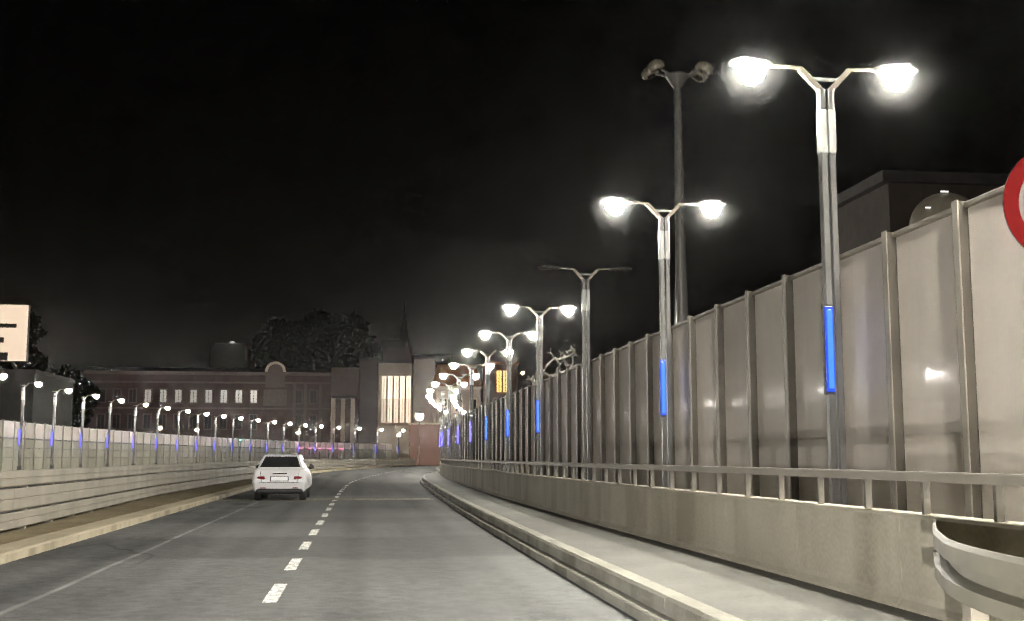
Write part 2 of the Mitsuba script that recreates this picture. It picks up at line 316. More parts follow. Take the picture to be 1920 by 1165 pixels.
# ------------------------------------------------------------------ street lamps
def bulged_lens_mesh(a=.235, b=.21, lo=.29, up=.05):  # deep bulge imitates lamp glare; the real heads are thin and flat
    M = trimesh.creation.icosphere(3, 1.0); v = np.array(M.vertices); v[:, 2] *= np.where(v[:, 2] < 0, lo, up); v[:, 0] *= a; v[:, 1] *= b; M.vertices = v; return M
def flat_lens(): return rbox(-.30, .30, -.12, .12, -.02, .012, .01)
AZ = 7.40
def head_mesh(sg):
    return to_tm(hull([(sg * .95, -.10, AZ + .03, .035), (sg * .95, .10, AZ + .03, .035), (sg * 1.36, -.15, AZ + .05, .04), (sg * 1.36, .15, AZ + .05, .04), (sg * 1.52, -.05, AZ + .03, .03), (sg * 1.52, .05, AZ + .03, .03), (sg * .82, 0, AZ + .01, .03)], 8))
LAMPS = {}
for sg in (-1, 1):
    lm = bulged_lens_mesh(); lm.apply_translation((sg * 1.2, 0, AZ - .02)); fl = flat_lens(); fl.apply_translation((sg * 1.2, 0, AZ - .02))
    LAMPS[sg] = dict(tube=mikit.ply(rbox(sg * .068 - .052, sg * .068 + .052, -.07, .07, .26, 7.06, .012), 'pole_grey'),
        sleeve=mikit.ply(rbox(sg * .070 - .060, sg * .070 + .060, -.085, .085, 6.02, 6.72, .012), 'white_sleeve'),
        arm=mikit.ply(cat(beam((sg * .07, 0, 7.03), (sg * .40, 0, AZ - .02), .085), beam((sg * .37, 0, AZ - .005), (sg * .93, 0, AZ + .015), .045)), 'galvanised'),
        head=mikit.ply(head_mesh(sg), 'pole_grey', smooth=40), lens=mikit.ply(lm, 'lens_glass', smooth=True), flat=mikit.ply(fl, 'window_dark'))
CROSS = mikit.ply(beam((-.24, 0, 7.22), (.24, 0, 7.22), .05), 'white_sleeve')
BASE = mikit.ply(cat(rbox(-.22, .22, -.20, .20, .235, .262, .006), rbox(-.16, .16, -.085, .085, .262, .55, .01)), 'dark_metal')
LED = mikit.ply(rbox(-.165, -.03, -.115, -.075, 2.28, 3.59, .008), 'blue_lens')
CORE = mikit.ply(rbox(-.14, -.055, -.128, -.1155, 2.33, 3.54, .005), 'blue_lens')
LEDBOX = mikit.ply(rbox(-.178, -.017, -.074, .0, 2.24, 3.63, .008), 'dark_metal')
BLUE_FAR = [0.30, 0.26, 2.4]
def street_lamp(M, label, lit=True, sides=(-1, 1), weight=1.0, blue=True, group=None, near=True, rgb=None, bloom=0):
    k = thing('street_lamp', label, 'street lamp', group)
    put('base', BASE, k, M)
    for sg in (-1, 1):
        put('tube', LAMPS[sg]['tube'], k, M); put('sleeve', LAMPS[sg]['sleeve'], k, M)
    put('crossbar', CROSS, k, M)
    for sg in sides:
        put('arm', LAMPS[sg]['arm'], k, M)
        h = put('lamp_head', LAMPS[sg]['head'], k, M)
        if lit and bloom:  # added bloom spheres, one inside the other, round the lit lens
            outer = 'night_air'
            for medium, rad, sig in (BLOOM_SHELLS if bloom > 1 else BLOOM_SHELLS[3:]):
                scene[key('bloom_shell', h)] = {'type': 'sphere', 'to_world': T(M) @ T().translate([sg * 1.2, 0, AZ - .06]).scale(rad), 'bsdf': {'type': 'ref', 'id': 'haze_boundary'},
                                             'interior': {'type': 'ref', 'id': medium}, 'exterior': {'type': 'ref', 'id': outer}}
                outer = medium
        put('lens', LAMPS[sg]['lens' if lit else 'flat'], h, M, **(glow(rgb or LAMP_RGB, weight) if lit else {}))
    if blue:
        put('light_box', LEDBOX, k, M)
        put('blue_light_strip', LED, k, M, **glow(BLUE if near else BLUE_FAR, .12 if near else .03))
        put('blue_tube', CORE, k, M, **glow(BLUE_CORE if near else BLUE_FAR, .06 if near else .02))
    return k
ORD = ['first', 'second', 'third', 'fourth', 'fifth', 'sixth', 'seventh', 'eighth', 'ninth', 'tenth', 'eleventh', 'twelfth', 'thirteenth', 'fourteenth', 'fifteenth', 'sixteenth', 'seventeenth', 'eighteenth', 'nineteenth', 'twentieth', 'twenty-first', 'twenty-second']
RP = off_path(BARR, -.33, -58, 190, 80)
s0 = RP.s_of_y(17.2); i = -4
while i < 15:
    M = RP.frame(RP.s_of_y(17.2 + 10.06 * i) if i < 0 else s0 + 10.06 * i)
    if i < 0:
        street_lamp(M, f'twin armed street lamp beside the barrier behind the viewpoint, {ORD[-i - 1]} one back', group='street lamps behind the viewpoint', weight=.5)
    elif i == 2:
        street_lamp(M, 'unlit twin armed street lamp third along the right noise barrier', lit=False, blue=False, group='street lamps along the right noise barrier')
    else:
        street_lamp(M, f'lit twin armed street lamp with blue strip, {ORD[i]} along the right barrier', group='street lamps along the right noise barrier', weight=(4.0 if i < 3 else 1.5) if i < 6 else .3, near=i < 6, bloom=2 if i < 6 else 1)
    i += 1
s = LPOLE.s_of_y(82.5)
for i in range(22):
    street_lamp(LPOLE.frame(s), f'lit single armed street lamp, {ORD[i]} from the left along the far barrier', sides=(1,), weight=.25, near=False, bloom=1, rgb=[c * 1.4 for c in LAMP_RGB], group='street lamps along the far left barrier')
    s += 9.75

# ------------------------------------------------------------------ far barrier at the left
fb = thing('far_noise_barrier', 'far noise barrier beyond the opposite carriageway, olive panels under a pale glazed band', 'noise barrier')
FB = 3.0
LOWP = mikit.ply(cat(rbox(-.04, .04, .06, FB - .06, .0, 1.20, .01), rbox(-.04, .04, .06, FB - .06, 1.23, 2.02, .01), rbox(-.04, .04, .06, FB - .06, 2.05, 2.78, .01)), 'wall_panel_far')
UPP = mikit.ply(rbox(-.025, .025, .05, FB - .05, 2.90, 4.22, .006), 'acrylic_panel_far')
MIDR = mikit.ply(box(-.05, .09, .045, FB - .045, 2.785, 2.895), 'dark_metal')
FPOST = mikit.ply(rbox(-.06, .12, -.04, .04, 0, 4.30, .006), 'post_steel')
s = LWALL.s_of_y(60); e = LWALL.s_of_y(270)
while s < e:
    M = LWALL.frame(s, twist=float(rng.normal(0, .3)))
    put('lower_panel', LOWP, fb, M); put('upper_panel', UPP, fb, M); put('middle_rail', MIDR, fb, LWALL.frame(s)); put('post', FPOST, fb, LWALL.frame(s)); s += FB

# ------------------------------------------------------------------ guardrail on the median
gr = thing('median_guardrail', 'weathered three rail steel guardrail along the left edge of the road', 'guardrail')
def rail_prof(z0, z1, d=.032):
    h = z1 - z0
    return [(.012, z0), (d, z0 + .02), (d, z0 + .44 * h), (.016, z0 + .48 * h), (.016, z0 + .52 * h), (d, z0 + .56 * h), (d, z1 - .02), (.012, z1), (-.02, z1), (-.02, z0)]
s = GUARD.s_of_y(4); e = GUARD.s_of_y(190)
while s < e:
    L = 4.0 if s < GUARD.s_of_y(70) else 8.0
    for z0, z1 in ((.825, 1.08), (.445, .79), (.15, .41)):
        part('rail', GUARD.sweep(s, s + L - .015, rail_prof(z0, z1), 1.0), 'guardrail_steel', gr)
    s += L
gpost = mikit.ply(box(-.15, -.012, -.05, .05, .05, 1.05), 'guardrail_steel')
s = GUARD.s_of_y(5)
while s < GUARD.s_of_y(120): put('post', gpost, gr, GUARD.frame(s)); s += 2.0

# ------------------------------------------------------------------ curved guardrail end at the lower right
GE = np.array([(2.64, -2.0), (2.65, 1.0), (2.67, 3.4), (2.73, 4.66), (2.82, 5.2), (3.0, 5.84), (3.14, 6.18), (3.30, 6.55), (3.46, 6.88), (3.64, 7.24), (3.86, 7.68)])
from scipy.interpolate import CubicSpline
cs = CubicSpline(np.r_[0, np.cumsum(np.linalg.norm(np.diff(GE, axis=0), axis=1))], GE); uu = np.linspace(0, cs.x[-1], 90)
def sweep_pts(C, prof):
    C = np.asarray(C); d = np.gradient(C, axis=0); d /= np.linalg.norm(d, axis=1, keepdims=True); n = np.c_[-d[:, 1], d[:, 0]]
    prof = np.array(prof); m = len(prof); V = np.vstack([np.c_[c[0] + q[0] * prof[:, 0], c[1] + q[1] * prof[:, 0], prof[:, 1]] for c, q in zip(C, n)]); F = []
    for i in range(len(C) - 1):
        for j in range(m):
            a, b = i * m + j, i * m + (j + 1) % m; F += [(a, b, b + m), (a, b + m, a + m)]
    M = trimesh.Trimesh(V, F, process=False)
    if M.volume < 0: M.invert()
    return M
zz = np.array([0, .06, .10, .2, .34, .40, .5, .60, .66, .78, .92, .96, 1.0]); wav = np.interp(zz, [0, .06, .10, .34, .40, .60, .66, .92, .96, 1.0], [-.06, -.02, 0, 0, -.07, -.07, 0, 0, -.008, -.012])
front = [(w * 1.1, .57 + .31 * z) for w, z in zip(wav, zz)]; back = [(w - .008, z) for w, z in front[::-1]]
ge = thing('guardrail_end', 'curved pale steel guardrail end bending into the parapet, lower right corner', 'guardrail')
part('rail', sweep_pts(cs(uu), front + back), 'rail_end_steel', ge, smooth=25)
for px, py in ((2.80, 4.25), (2.76, 2.2), (2.76, .2), (3.16, 5.95)):
    part('post', rbox(px - .0, px + .10, py - .05, py + .05, .235, .80, .006), 'galvanised', ge)

# ------------------------------------------------------------------ round sign just inside the right edge
sg = thing('road_sign', 'round white road sign with red rim cut by the right edge', 'road sign')
sx, sy, sz = 4.99, 7.68, 3.10
ang = math.degrees(math.atan2(-sx, sy)) * .35
Ms = T().translate([sx, sy, sz]).rotate([0, 0, 1], ang)
def disc(r0, r1, y0, y1, n=64):
    if r0 == 0: d = trimesh.creation.cylinder(r1, y1 - y0, sections=n)
    else: d = trimesh.creation.annulus(r0, r1, y1 - y0, sections=n)
    d.apply_transform(trimesh.transformations.rotation_matrix(math.pi / 2, (1, 0, 0))); d.apply_translation((0, (y0 + y1) / 2, 0)); return d
part('plate', disc(0, .45, -.012, .012), 'sign_white', sg, to=Ms)
part('red_rim', disc(.345, .452, -.017, -.0122), 'sign_red', sg, to=Ms)
part('post', tube([(sx, sy + .05, .235), (sx, sy + .05, 3.6)], .035, 12), 'galvanised', sg, smooth=40)

# ------------------------------------------------------------------ the white car
def build_car(x, y):
    k = thing('car', 'white hatchback seen from behind driving in the left lane', 'car')
    M = T().translate([x, y, 0]).scale([.945, 1, 1])
    low = hull([(sx * .70, .16, .36, .10) for sx in (-1, 1)] + [(sx * .74, .11, .58, .11) for sx in (-1, 1)] + [(sx * .70, .24, .86, .10) for sx in (-1, 1)] +
               [(sx * .78, .9, .45, .10) for sx in (-1, 1)] + [(sx * .785, 1.0, .62, .10) for sx in (-1, 1)] + [(sx * .74, 1.0, .88, .10) for sx in (-1, 1)] +
               [(sx * .78, 3.2, .45, .10) for sx in (-1, 1)] + [(sx * .77, 3.2, .62, .10) for sx in (-1, 1)] + [(sx * .70, 3.3, .80, .10) for sx in (-1, 1)] +
               [(sx * .60, 4.1, .36, .10) for sx in (-1, 1)] + [(sx * .62, 4.08, .60, .10) for sx in (-1, 1)], 16)
    gh = hull([(sx * .66, .30, .92, .07) for sx in (-1, 1)] + [(sx * .51, .74, 1.275, .075) for sx in (-1, 1)] + [(sx * .52, 1.7, 1.305, .075) for sx in (-1, 1)] + [(sx * .50, 2.3, 1.26, .075) for sx in (-1, 1)] + [(sx * .64, 3.1, .90, .07) for sx in (-1, 1)], 16)
    well = m3.Manifold()
    for wy in (.78, 3.35):
        for s_ in (-1, 1):
            c = m3.Manifold.cylinder(.4, .345, .345, 32).rotate((0, 90, 0)).translate((.60 if s_ > 0 else -1.0, wy, .31)); well = well + c
    body = (low + gh) - well
    part('body', to_tm(body), 'car_paint', k, smooth=32, to=M)
    # glass panels lie 4 mm proud of the greenhouse planes
    def quad(a, b, c, d, o, th=.006):
        P = np.array([a, b, c, d], float); n = np.cross(P[1] - P[0], P[3] - P[0]); n /= np.linalg.norm(n)
        if np.dot(n, o) < 0: n = -n
        V = np.vstack([P + n * .001, P + n * th]); h = trimesh.convex.convex_hull(V); return h
    def plane(p, q, r, rad, o):
        p, q, r = map(np.array, (p, q, r)); n = np.cross(q - p, r - p); n = n / np.linalg.norm(n)
        if np.dot(n, o) < 0: n = -n
        return n * rad
    nr = plane((.66, .30, .92), (-.66, .30, .92), (.51, .74, 1.275), .073, (0, -1, .5))
    B = lambda u, v: np.array([u * (.66 + (.51 - .66) * v), .30 + .44 * v, .92 + .355 * v]) + nr
    part('rear_window', quad(B(-.97, .06), B(.97, .06), B(.95, .93), B(-.95, .93), (0, -1, .5)), 'window_dark', k, to=M)
    for s_ in (-1, 1):
        ns = plane((s_ * .66, .30, .92), (s_ * .64, 3.1, .90), (s_ * .52, 1.7, 1.305), .073, (s_, 0, 0))
        def C(yy, v): 
            w = .65 + (.52 - .65) * v; return np.array([s_ * w, yy, .92 + .37 * v]) + ns
        part('side_window', quad(C(.85, .18), C(1.75, .18), C(1.72, .80), C(1.05, .78), (s_, 0, .3)), 'window_dark', k, to=M)
        part('side_window', quad(C(1.82, .18), C(2.75, .18), C(2.30, .76), C(1.79, .80), (s_, 0, .3)), 'window_dark', k, to=M)
        t = hull([(s_ * .76, .10, .665, .05), (s_ * .47, .015, .67, .03), (s_ * .77, .16, .70, .045), (s_ * .49, .035, .70, .03)], 10)
        part('tail_light', to_tm(t), 'red_lens', k, smooth=40, to=M)
        mr = hull([(s_ * .84, 2.62, .97, .06), (s_ * .92, 2.64, .98, .05), (s_ * .84, 2.62, 1.03, .05)], 10)
        part('mirror', to_tm(mr), 'black_plastic', k, smooth=40, to=M)
        for wy in (.78, 3.35):
            ty = trimesh.creation.annulus(.19, .31, .20, sections=32); ty.apply_transform(trimesh.transformations.rotation_matrix(math.pi / 2, (0, 1, 0))); ty.apply_translation((s_ * .70, wy, .31))
            w = part('wheel', ty, 'rubber', k, smooth=40, to=M)
            rm = trimesh.creation.cylinder(.19, .15, sections=24); rm.apply_transform(trimesh.transformations.rotation_matrix(math.pi / 2, (0, 1, 0))); rm.apply_translation((s_ * .70, wy, .31))
            part('rim', rm, 'galvanised', w, to=M)
    part('rear_bumper', to_tm(hull([(s_ * .66, .09, .30, .07) for s_ in (-1, 1)] + [(s_ * .70, .30, .31, .07) for s_ in (-1, 1)] + [(s_ * .60, .10, .27, .06) for s_ in (-1, 1)], 12)), 'black_plastic', k, smooth=40, to=M)
    part('number_plate', rbox(-.26, .26, -.012, .008, .60, .71, .004), 'white_plate', k, to=M)
    part('tailgate_handle', rbox(-.22, .22, .04, .14, .80, .825, .006), 'black_plastic', k, to=M)
    part('plate_frame', rbox(-.285, .285, -.006, .02, .585, .725, .004), 'black_plastic', k, to=M)
    for s_ in (-1, 1): part('tailgate_seam', tube([(s_ * .55, -.002, .56), (s_ * .56, .012, .62), (s_ * .60, .135, .87)], .007, 6), 'black_plastic', k, to=M)
    part('bumper_seam', tube([(-.70, .03, .545), (-.55, -.002, .55), (.55, -.002, .55), (.70, .03, .545)], .008, 6), 'black_plastic', k, to=M)
    part('brake_light', rbox(-.16, .16, .675, .70, 1.285, 1.305, .004), 'red_lens', k, to=M)
    for s_ in (-1, 1): part('reflector', rbox(s_ * .50 - .09, s_ * .50 + .09, .0, .05, .375, .405, .004), 'red_lens', k, to=M)
    part('underbody', box(-.62, .62, .45, 3.9, .20, .30), 'black_plastic', k, to=M)
    part('wiper', beam((-.02, .235, 1.02), (.30, .235, 1.03), .018), 'black_plastic', k, to=M)
    part('antenna', tube([(0, .95, 1.43), (0, .80, 1.50)], .012, 6), 'black_plastic', k, to=M)
build_car(-2.41, 35.75)
# the car the picture is taken from: it stands wholly behind the viewpoint, its dipped headlights shine ahead
vc = thing('viewpoint_car', 'dark car with lit headlights right behind the viewpoint', 'car')
vb = hull([(sx * .74 - .1, y, z, .1) for sx in (-1, 1) for y, z in ((-.25, .42), (-.22, .66), (-4.1, .42), (-4.15, .85), (-1.1, .86))], 14) + hull([(sx * w - .1, y, z, .07) for sx in (-1, 1) for y, z, w in ((-1.3, .9, .62), (-2.0, 1.36, .5), (-3.3, 1.36, .5), (-3.9, .9, .62))], 14)
part('body', to_tm(vb), 'black_plastic', vc, smooth=35)
for sx in (-.66, .46):
    hl = part('headlight', to_tm(hull([(sx - .12, -.17, .64, .05), (sx + .12, -.17, .64, .05), (sx - .12, -.17, .70, .05), (sx + .12, -.17, .70, .05)], 10)), 'white_plate', vc, smooth=40)
    scene['dipped_beam' + ('' if sx < 0 else '_001')] = {'type': 'spot', 'to_world': T().look_at(origin=[sx, -.04, .66], target=[sx + .085, .96, .652], up=[0, 0, 1]),
        'intensity': {'type': 'rgb', 'value': [HEAD * EV, HEAD * EV * .98, HEAD * EV * .93]}, 'beam_width': 9.0, 'cutoff_angle': 42.0, 'sampling_weight': 2.0}
    for wy in (-.95, -3.45):
        ty = trimesh.creation.annulus(.19, .31, .2, sections=28); ty.apply_transform(trimesh.transformations.rotation_matrix(math.pi / 2, (0, 1, 0))); ty.apply_translation((-.1 + (.76 if sx > 0 else -.76), wy, .31)); part('wheel', ty, 'rubber', vc, smooth=40)


# ------------------------------------------------------------------ floodlight mast behind the barrier
fm = thing('floodlight_mast', 'tall tapered mast carrying four unlit floodlights behind the noise barrier', 'floodlight mast')
mx, my = 12.78, 46.0
part('mast', tube([(mx, my, -.03), (mx, my, 6.5), (mx, my, 9.0), (mx, my, 16.7)], [.36, .30, .22, .15], 16), 'pole_grey', fm, smooth=40)
prof = np.array([(.15, 16.5), (.24, 16.6), (.50, 17.0), (.48, 17.06), (.0, 17.10)])
part('crown', trimesh.creation.revolve(np.vstack([[0, 16.5], prof]), sections=24, transform=trimesh.transformations.translation_matrix((mx, my, 0))), 'pole_grey', fm, smooth=40)
for a in (20, 160, 205, 335):
    ca, sa = math.cos(math.radians(a)), math.sin(math.radians(a))
    q = lambda r, z, w, rr: [(mx + ca * r - sa * w, my + sa * r + ca * w, z, rr), (mx + ca * r + sa * w, my + sa * r - ca * w, z, rr)]
    fl_ = trimesh.creation.icosphere(3, 1.0); fl_.vertices = fl_.vertices * np.array([.38, .34, .29]); fl_.vertices[:, 2] = np.where(fl_.vertices[:, 2] < -.14, -.14, fl_.vertices[:, 2])
    R2 = trimesh.transformations.rotation_matrix(math.radians(a), (0, 0, 1)) @ trimesh.transformations.rotation_matrix(math.radians(24), (0, 1, 0)); fl_.apply_transform(R2); fl_.apply_translation((mx + ca * 1.12, my + sa * 1.12, 17.24))
    h = part('floodlight', fl_, 'galvanised', fm, smooth=40)
    part('bracket', beam((mx + ca * .4, my + sa * .4, 17.03), (mx + ca * .95, my + sa * .95, 17.2), .07), 'pole_grey', fm)
    part('lens', to_tm(hull(q(.94, 17.16, .15, .025) + q(1.20, 17.045, .15, .025), 8)), 'window_dark', h)

# ------------------------------------------------------------------ trees
def crown_mesh(blobs, n, size, seed):
    r = np.random.default_rng(seed); V, F = [], []
    w = np.array([b[3] ** 2 for b in blobs]); w /= w.sum()
    for i in range(n):
        b = blobs[r.choice(len(blobs), p=w)]
        d = r.normal(size=3); d /= np.linalg.norm(d); rad = b[3] * (r.random() ** .38) * (0.8 + .45 * meshkit.noise(d * 2.2 + b[:3], seed))
        c = np.array(b[:3]) + d * rad * np.array([1, 1, .85])
        a = r.normal(size=3); a /= np.linalg.norm(a); bb = np.cross(a, r.normal(size=3)); bb /= np.linalg.norm(bb)
        sz = size * (.6 + .8 * r.random()); o = len(V)
        V += [c - a * sz, c + bb * sz * .5, c + a * sz, c - bb * sz * .5]; F += [(o, o + 1, o + 2), (o, o + 2, o + 3)]
    return trimesh.Trimesh(V, F, process=False)
def tree(x, y, z0, h, blobs, label, n=2600, size=.8, seed=1, cat_='tree'):
    k = thing('tree', label, cat_)
    ms = [tube([(x, y, z0), (x + .1, y, z0 + h * .3), (x, y, z0 + h * .7)], [h * .028, h * .02, h * .008], 8)]
    for i, b in enumerate(blobs): ms.append(tube([(x, y, z0 + h * (.25 + .05 * (i % 3))), ((x + b[0]) / 2, (y + b[1]) / 2, z0 + h * .45), (b[0], b[1], b[2])], [h * .012, h * .008, h * .003], 6))
    part('trunk', cat(*ms), 'bark_dark', k)
    part('crown', crown_mesh(blobs, n, size, seed), 'leaf_dark', k)
hy = 335
hv = []
xs, ys = np.linspace(-120, 130, 40), np.linspace(305, 420, 14)
for yy in ys:
    for xx in xs:
        z = 17 * np.clip((yy - 305) / 25, 0, 1) * np.clip((70 - abs(xx + 15)) / 45, 0, 1) - .04 + 1.5 * meshkit.noise([xx / 14, yy / 14, 1.0]) * np.clip((yy - 305) / 25, 0, 1)
        hv.append((xx, yy, z))
hf = []
for j in range(13):
    for i in range(39):
        a = j * 40 + i; hf += [(a, a + 1, a + 41), (a, a + 41, a + 40)]
struct('hill', trimesh.Trimesh(hv, hf, process=False), 'earth', 'dark wooded slope behind the old town', smooth=True)
tree(-3.5, 338, 16.5, 26, [(-4, 338, 37, 5.2), (-1.8, 338, 32, 5.0), (-7, 337, 36, 5.5), (-9, 338, 30, 6), (-3, 337, 28, 6), (-1.2, 338, 25, 4)], 'broad dark tree with flat top behind the long brick hall', 8000, 1.6, 3)
tree(-13.5, 336, 16.5, 25, [(-13, 336, 37, 5.2), (-17, 336, 35, 4.6), (-11, 336, 31, 6), (-16, 336, 29, 5.5)], 'dark tall tree second from the right on the wooded slope', 6500, 1.6, 4)
tree(-24.5, 340, 16.5, 22, [(-24, 340, 36.3, 4.4), (-27, 340, 33, 4.0), (-22, 340, 31, 4.5), (-25, 340, 27.5, 5)], 'smaller dark lumpy tree left of the tall trees on the slope', 5000, 1.5, 5)
tree(-47, 195, 0, 16.5, [(-47, 195, 12.5, 3.4), (-44.5, 195, 11, 3.0), (-49.5, 196, 10.5, 3.4), (-46, 194, 8, 3.2)], 'low dark tree beside the building that carries the billboard', 2600, .55, 6)
tree(-55, 190, 0, 26, [(-53, 190, 21.5, 3.4), (-54, 190, 18, 3.6), (-52, 190, 15, 3.6), (-57, 191, 19, 4)], 'dark tree rising just right of the lit billboard', 2600, .6, 8)
# bare tree overhanging the barrier
bt = thing('bare_tree', 'leafless pale tree lit by lamps, twigs hanging over the barrier', 'tree')
ms = []
def grow(p, d, L, r, depth, rr):
    n = 5; P = [np.array(p)]; q = np.array(p); dd = np.array(d)
    for i in range(n):
        dd = dd + rr.normal(0, .17, 3); dd[2] += -.03 if depth < 2 else .02; dd /= np.linalg.norm(dd); q = q + dd * L / n; P.append(q)
    ms.append(tube(P, np.maximum(np.linspace(r, r * .55, n + 1), .016), 6))
    if depth == 0: return
    for i in range(3):
        j = rr.integers(2, n + 1); nd = dd + rr.normal(0, .65, 3); nd[0] -= .12; nd /= np.linalg.norm(nd); grow(P[j], nd, L * .68, r * .5, depth - 1, rr)
rr = np.random.default_rng(12)
ms.append(tube([(9.3, 50.6, 0), (9.2, 50.5, 1.8), (8.9, 50.3, 3.4), (8.5, 50.1, 4.35)], [.15, .12, .09, .06], 8))
limbs = [[(8.5, 4.35), (8.05, 4.45), (7.55, 4.62), (7.36, 4.50)], [(8.5, 4.35), (8.0, 4.75), (7.7, 4.95), (7.9, 5.25), (8.2, 5.55), (8.42, 5.50)], [(8.42, 5.50), (8.7, 5.58), (8.95, 5.72), (9.08, 5.86)],
         [(8.5, 4.35), (8.62, 4.85), (8.9, 5.12), (9.1, 5.22), (9.33, 5.28)], [(8.2, 5.55), (8.45, 5.25), (8.28, 5.02)], [(7.7, 4.95), (7.45, 4.80), (7.32, 4.62), (7.3, 4.45)], [(8.9, 5.12), (9.05, 5.42), (9.0, 5.58)], [(8.0, 4.75), (8.3, 4.85), (8.75, 5.0)]]
for q, L in enumerate(limbs):
    P = np.array([(x, 50.1 + .1 * math.sin(3 * x + q) - .12 * q % .3, z) for x, z in L]); ms.append(tube(P, np.linspace(.055, .03, len(P)), 7))
    for j in range(3):
        k = rr.integers(1, len(P)); d = rr.normal(size=3) * .6 + np.array([-.1, 0, .5]); d /= np.linalg.norm(d); grow(P[k], d, .32, .022, 1, rr)
part('trunk', cat(*ms), 'bark_pale', bt, smooth=60)

# ------------------------------------------------------------------ old town in the distance
def window(parent, x0, x1, z0, z1, y, frame_mat, lit=None, arched=True, w=.22, depth=.25):
    fr = cat(box(x0 - w, x0, y - depth, y, z0 - w, z1 + w), box(x1, x1 + w, y - depth, y, z0 - w, z1 + w), box(x0, x1, y - depth, y, z1, z1 + w), box(x0, x1, y - depth, y, z0 - w, z0), box((x0 + x1) / 2 - .05, (x0 + x1) / 2 + .05, y - .1, y - .03, z0, z1))
    k = part('window', fr, frame_mat, parent)
    part('pane', box(x0, x1, y - .028, y - .004, z0, z1), 'window_dark' if lit is None else 'lens_glass', k, **(glow(lit, .02) if lit is not None else {}))
def slab(parent, name, x0, x1, y0, y1, z0, z1, m): return part(name, box(x0, x1, y0, y1, z0, z1), m, parent)
h = thing('brick_hall', 'long dim brick hall with cornice bands and rows of windows', 'building')
Y = 290
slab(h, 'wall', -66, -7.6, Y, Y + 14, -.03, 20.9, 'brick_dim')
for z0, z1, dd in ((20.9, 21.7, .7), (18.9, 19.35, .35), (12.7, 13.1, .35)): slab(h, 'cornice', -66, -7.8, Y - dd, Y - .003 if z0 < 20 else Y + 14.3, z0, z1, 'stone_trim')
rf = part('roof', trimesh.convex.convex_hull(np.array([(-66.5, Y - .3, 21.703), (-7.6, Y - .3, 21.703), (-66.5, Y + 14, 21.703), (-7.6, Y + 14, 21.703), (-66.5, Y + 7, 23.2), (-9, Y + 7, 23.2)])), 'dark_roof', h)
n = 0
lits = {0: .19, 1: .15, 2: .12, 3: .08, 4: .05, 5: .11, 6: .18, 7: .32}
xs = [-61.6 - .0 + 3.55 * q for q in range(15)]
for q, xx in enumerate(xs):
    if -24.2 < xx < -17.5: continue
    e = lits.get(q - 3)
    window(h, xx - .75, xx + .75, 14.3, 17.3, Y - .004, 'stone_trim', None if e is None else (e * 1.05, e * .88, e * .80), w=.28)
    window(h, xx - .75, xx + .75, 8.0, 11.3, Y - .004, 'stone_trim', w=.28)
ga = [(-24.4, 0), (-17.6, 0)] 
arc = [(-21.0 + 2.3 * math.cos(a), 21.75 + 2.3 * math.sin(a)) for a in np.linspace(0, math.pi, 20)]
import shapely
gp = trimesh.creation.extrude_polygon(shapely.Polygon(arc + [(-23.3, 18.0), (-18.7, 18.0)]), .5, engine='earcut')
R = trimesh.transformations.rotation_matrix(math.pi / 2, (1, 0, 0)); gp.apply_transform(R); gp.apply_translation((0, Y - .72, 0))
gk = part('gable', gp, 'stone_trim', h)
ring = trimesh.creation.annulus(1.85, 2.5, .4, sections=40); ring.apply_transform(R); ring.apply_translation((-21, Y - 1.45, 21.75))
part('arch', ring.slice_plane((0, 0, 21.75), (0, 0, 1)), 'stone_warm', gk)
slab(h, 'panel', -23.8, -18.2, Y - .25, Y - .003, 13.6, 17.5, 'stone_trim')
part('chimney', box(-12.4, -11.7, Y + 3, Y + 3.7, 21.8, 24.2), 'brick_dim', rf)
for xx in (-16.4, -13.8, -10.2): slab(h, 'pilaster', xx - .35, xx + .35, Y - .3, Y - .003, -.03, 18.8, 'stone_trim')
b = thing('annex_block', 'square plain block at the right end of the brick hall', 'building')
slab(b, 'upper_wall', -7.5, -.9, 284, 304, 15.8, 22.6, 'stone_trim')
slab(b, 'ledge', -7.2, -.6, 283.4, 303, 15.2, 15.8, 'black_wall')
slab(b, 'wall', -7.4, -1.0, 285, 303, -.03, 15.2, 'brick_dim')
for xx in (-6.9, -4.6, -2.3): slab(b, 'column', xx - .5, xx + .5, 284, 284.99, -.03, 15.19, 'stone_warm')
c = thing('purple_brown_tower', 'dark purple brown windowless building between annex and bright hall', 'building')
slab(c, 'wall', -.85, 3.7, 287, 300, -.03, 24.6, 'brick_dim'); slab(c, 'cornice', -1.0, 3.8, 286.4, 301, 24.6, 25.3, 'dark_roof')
a = thing('illuminated_hall', 'hall with tall bright warm windows below a stepped dark roof', 'building')
Y = 280
slab(a, 'wall', 3.75, 11.6, Y, Y + 14, -.03, 23.4, 'stone_warm')
slab(a, 'cornice', 3.3, 11.9, Y - .5, Y + 14.4, 23.4, 24.1, 'dark_roof')
slab(a, 'attic', 4.6, 11.4, Y + 1, Y + 12, 24.1, 27.0, 'brick_dim')
slab(a, 'roof', 4.3, 9.0, Y + 1.5, Y + 11, 27.0, 29.2, 'dark_roof')
for q in range(5):
    x0 = 4.35 + 1.45 * q; e = (.9, 1.5, 1.35, 1.5, 1.45)[q]
    window(a, x0 + .12, x0 + 1.18, 14.82, 20.4, Y - .004, 'stone_warm', (e * 1.0, e * .86, e * .62), w=.06)
    e2 = .8 * e
    window(a, x0 + .12, x0 + 1.18, 9.3, 14.70, Y - .004, 'stone_warm', (e2 * .78, e2 * .58, e2 * .40), w=.05)
slab(a, 'base_course', 3.75, 11.8, Y - 1.2, Y - .003, -.03, 8.6, 'stone_pale')
d = thing('church_spire', 'slender dark spire rising behind the bright hall', 'tower')
slab(d, 'tower', 9.4, 12.6, 316, 319, -.03, 30.5, 'black_wall')
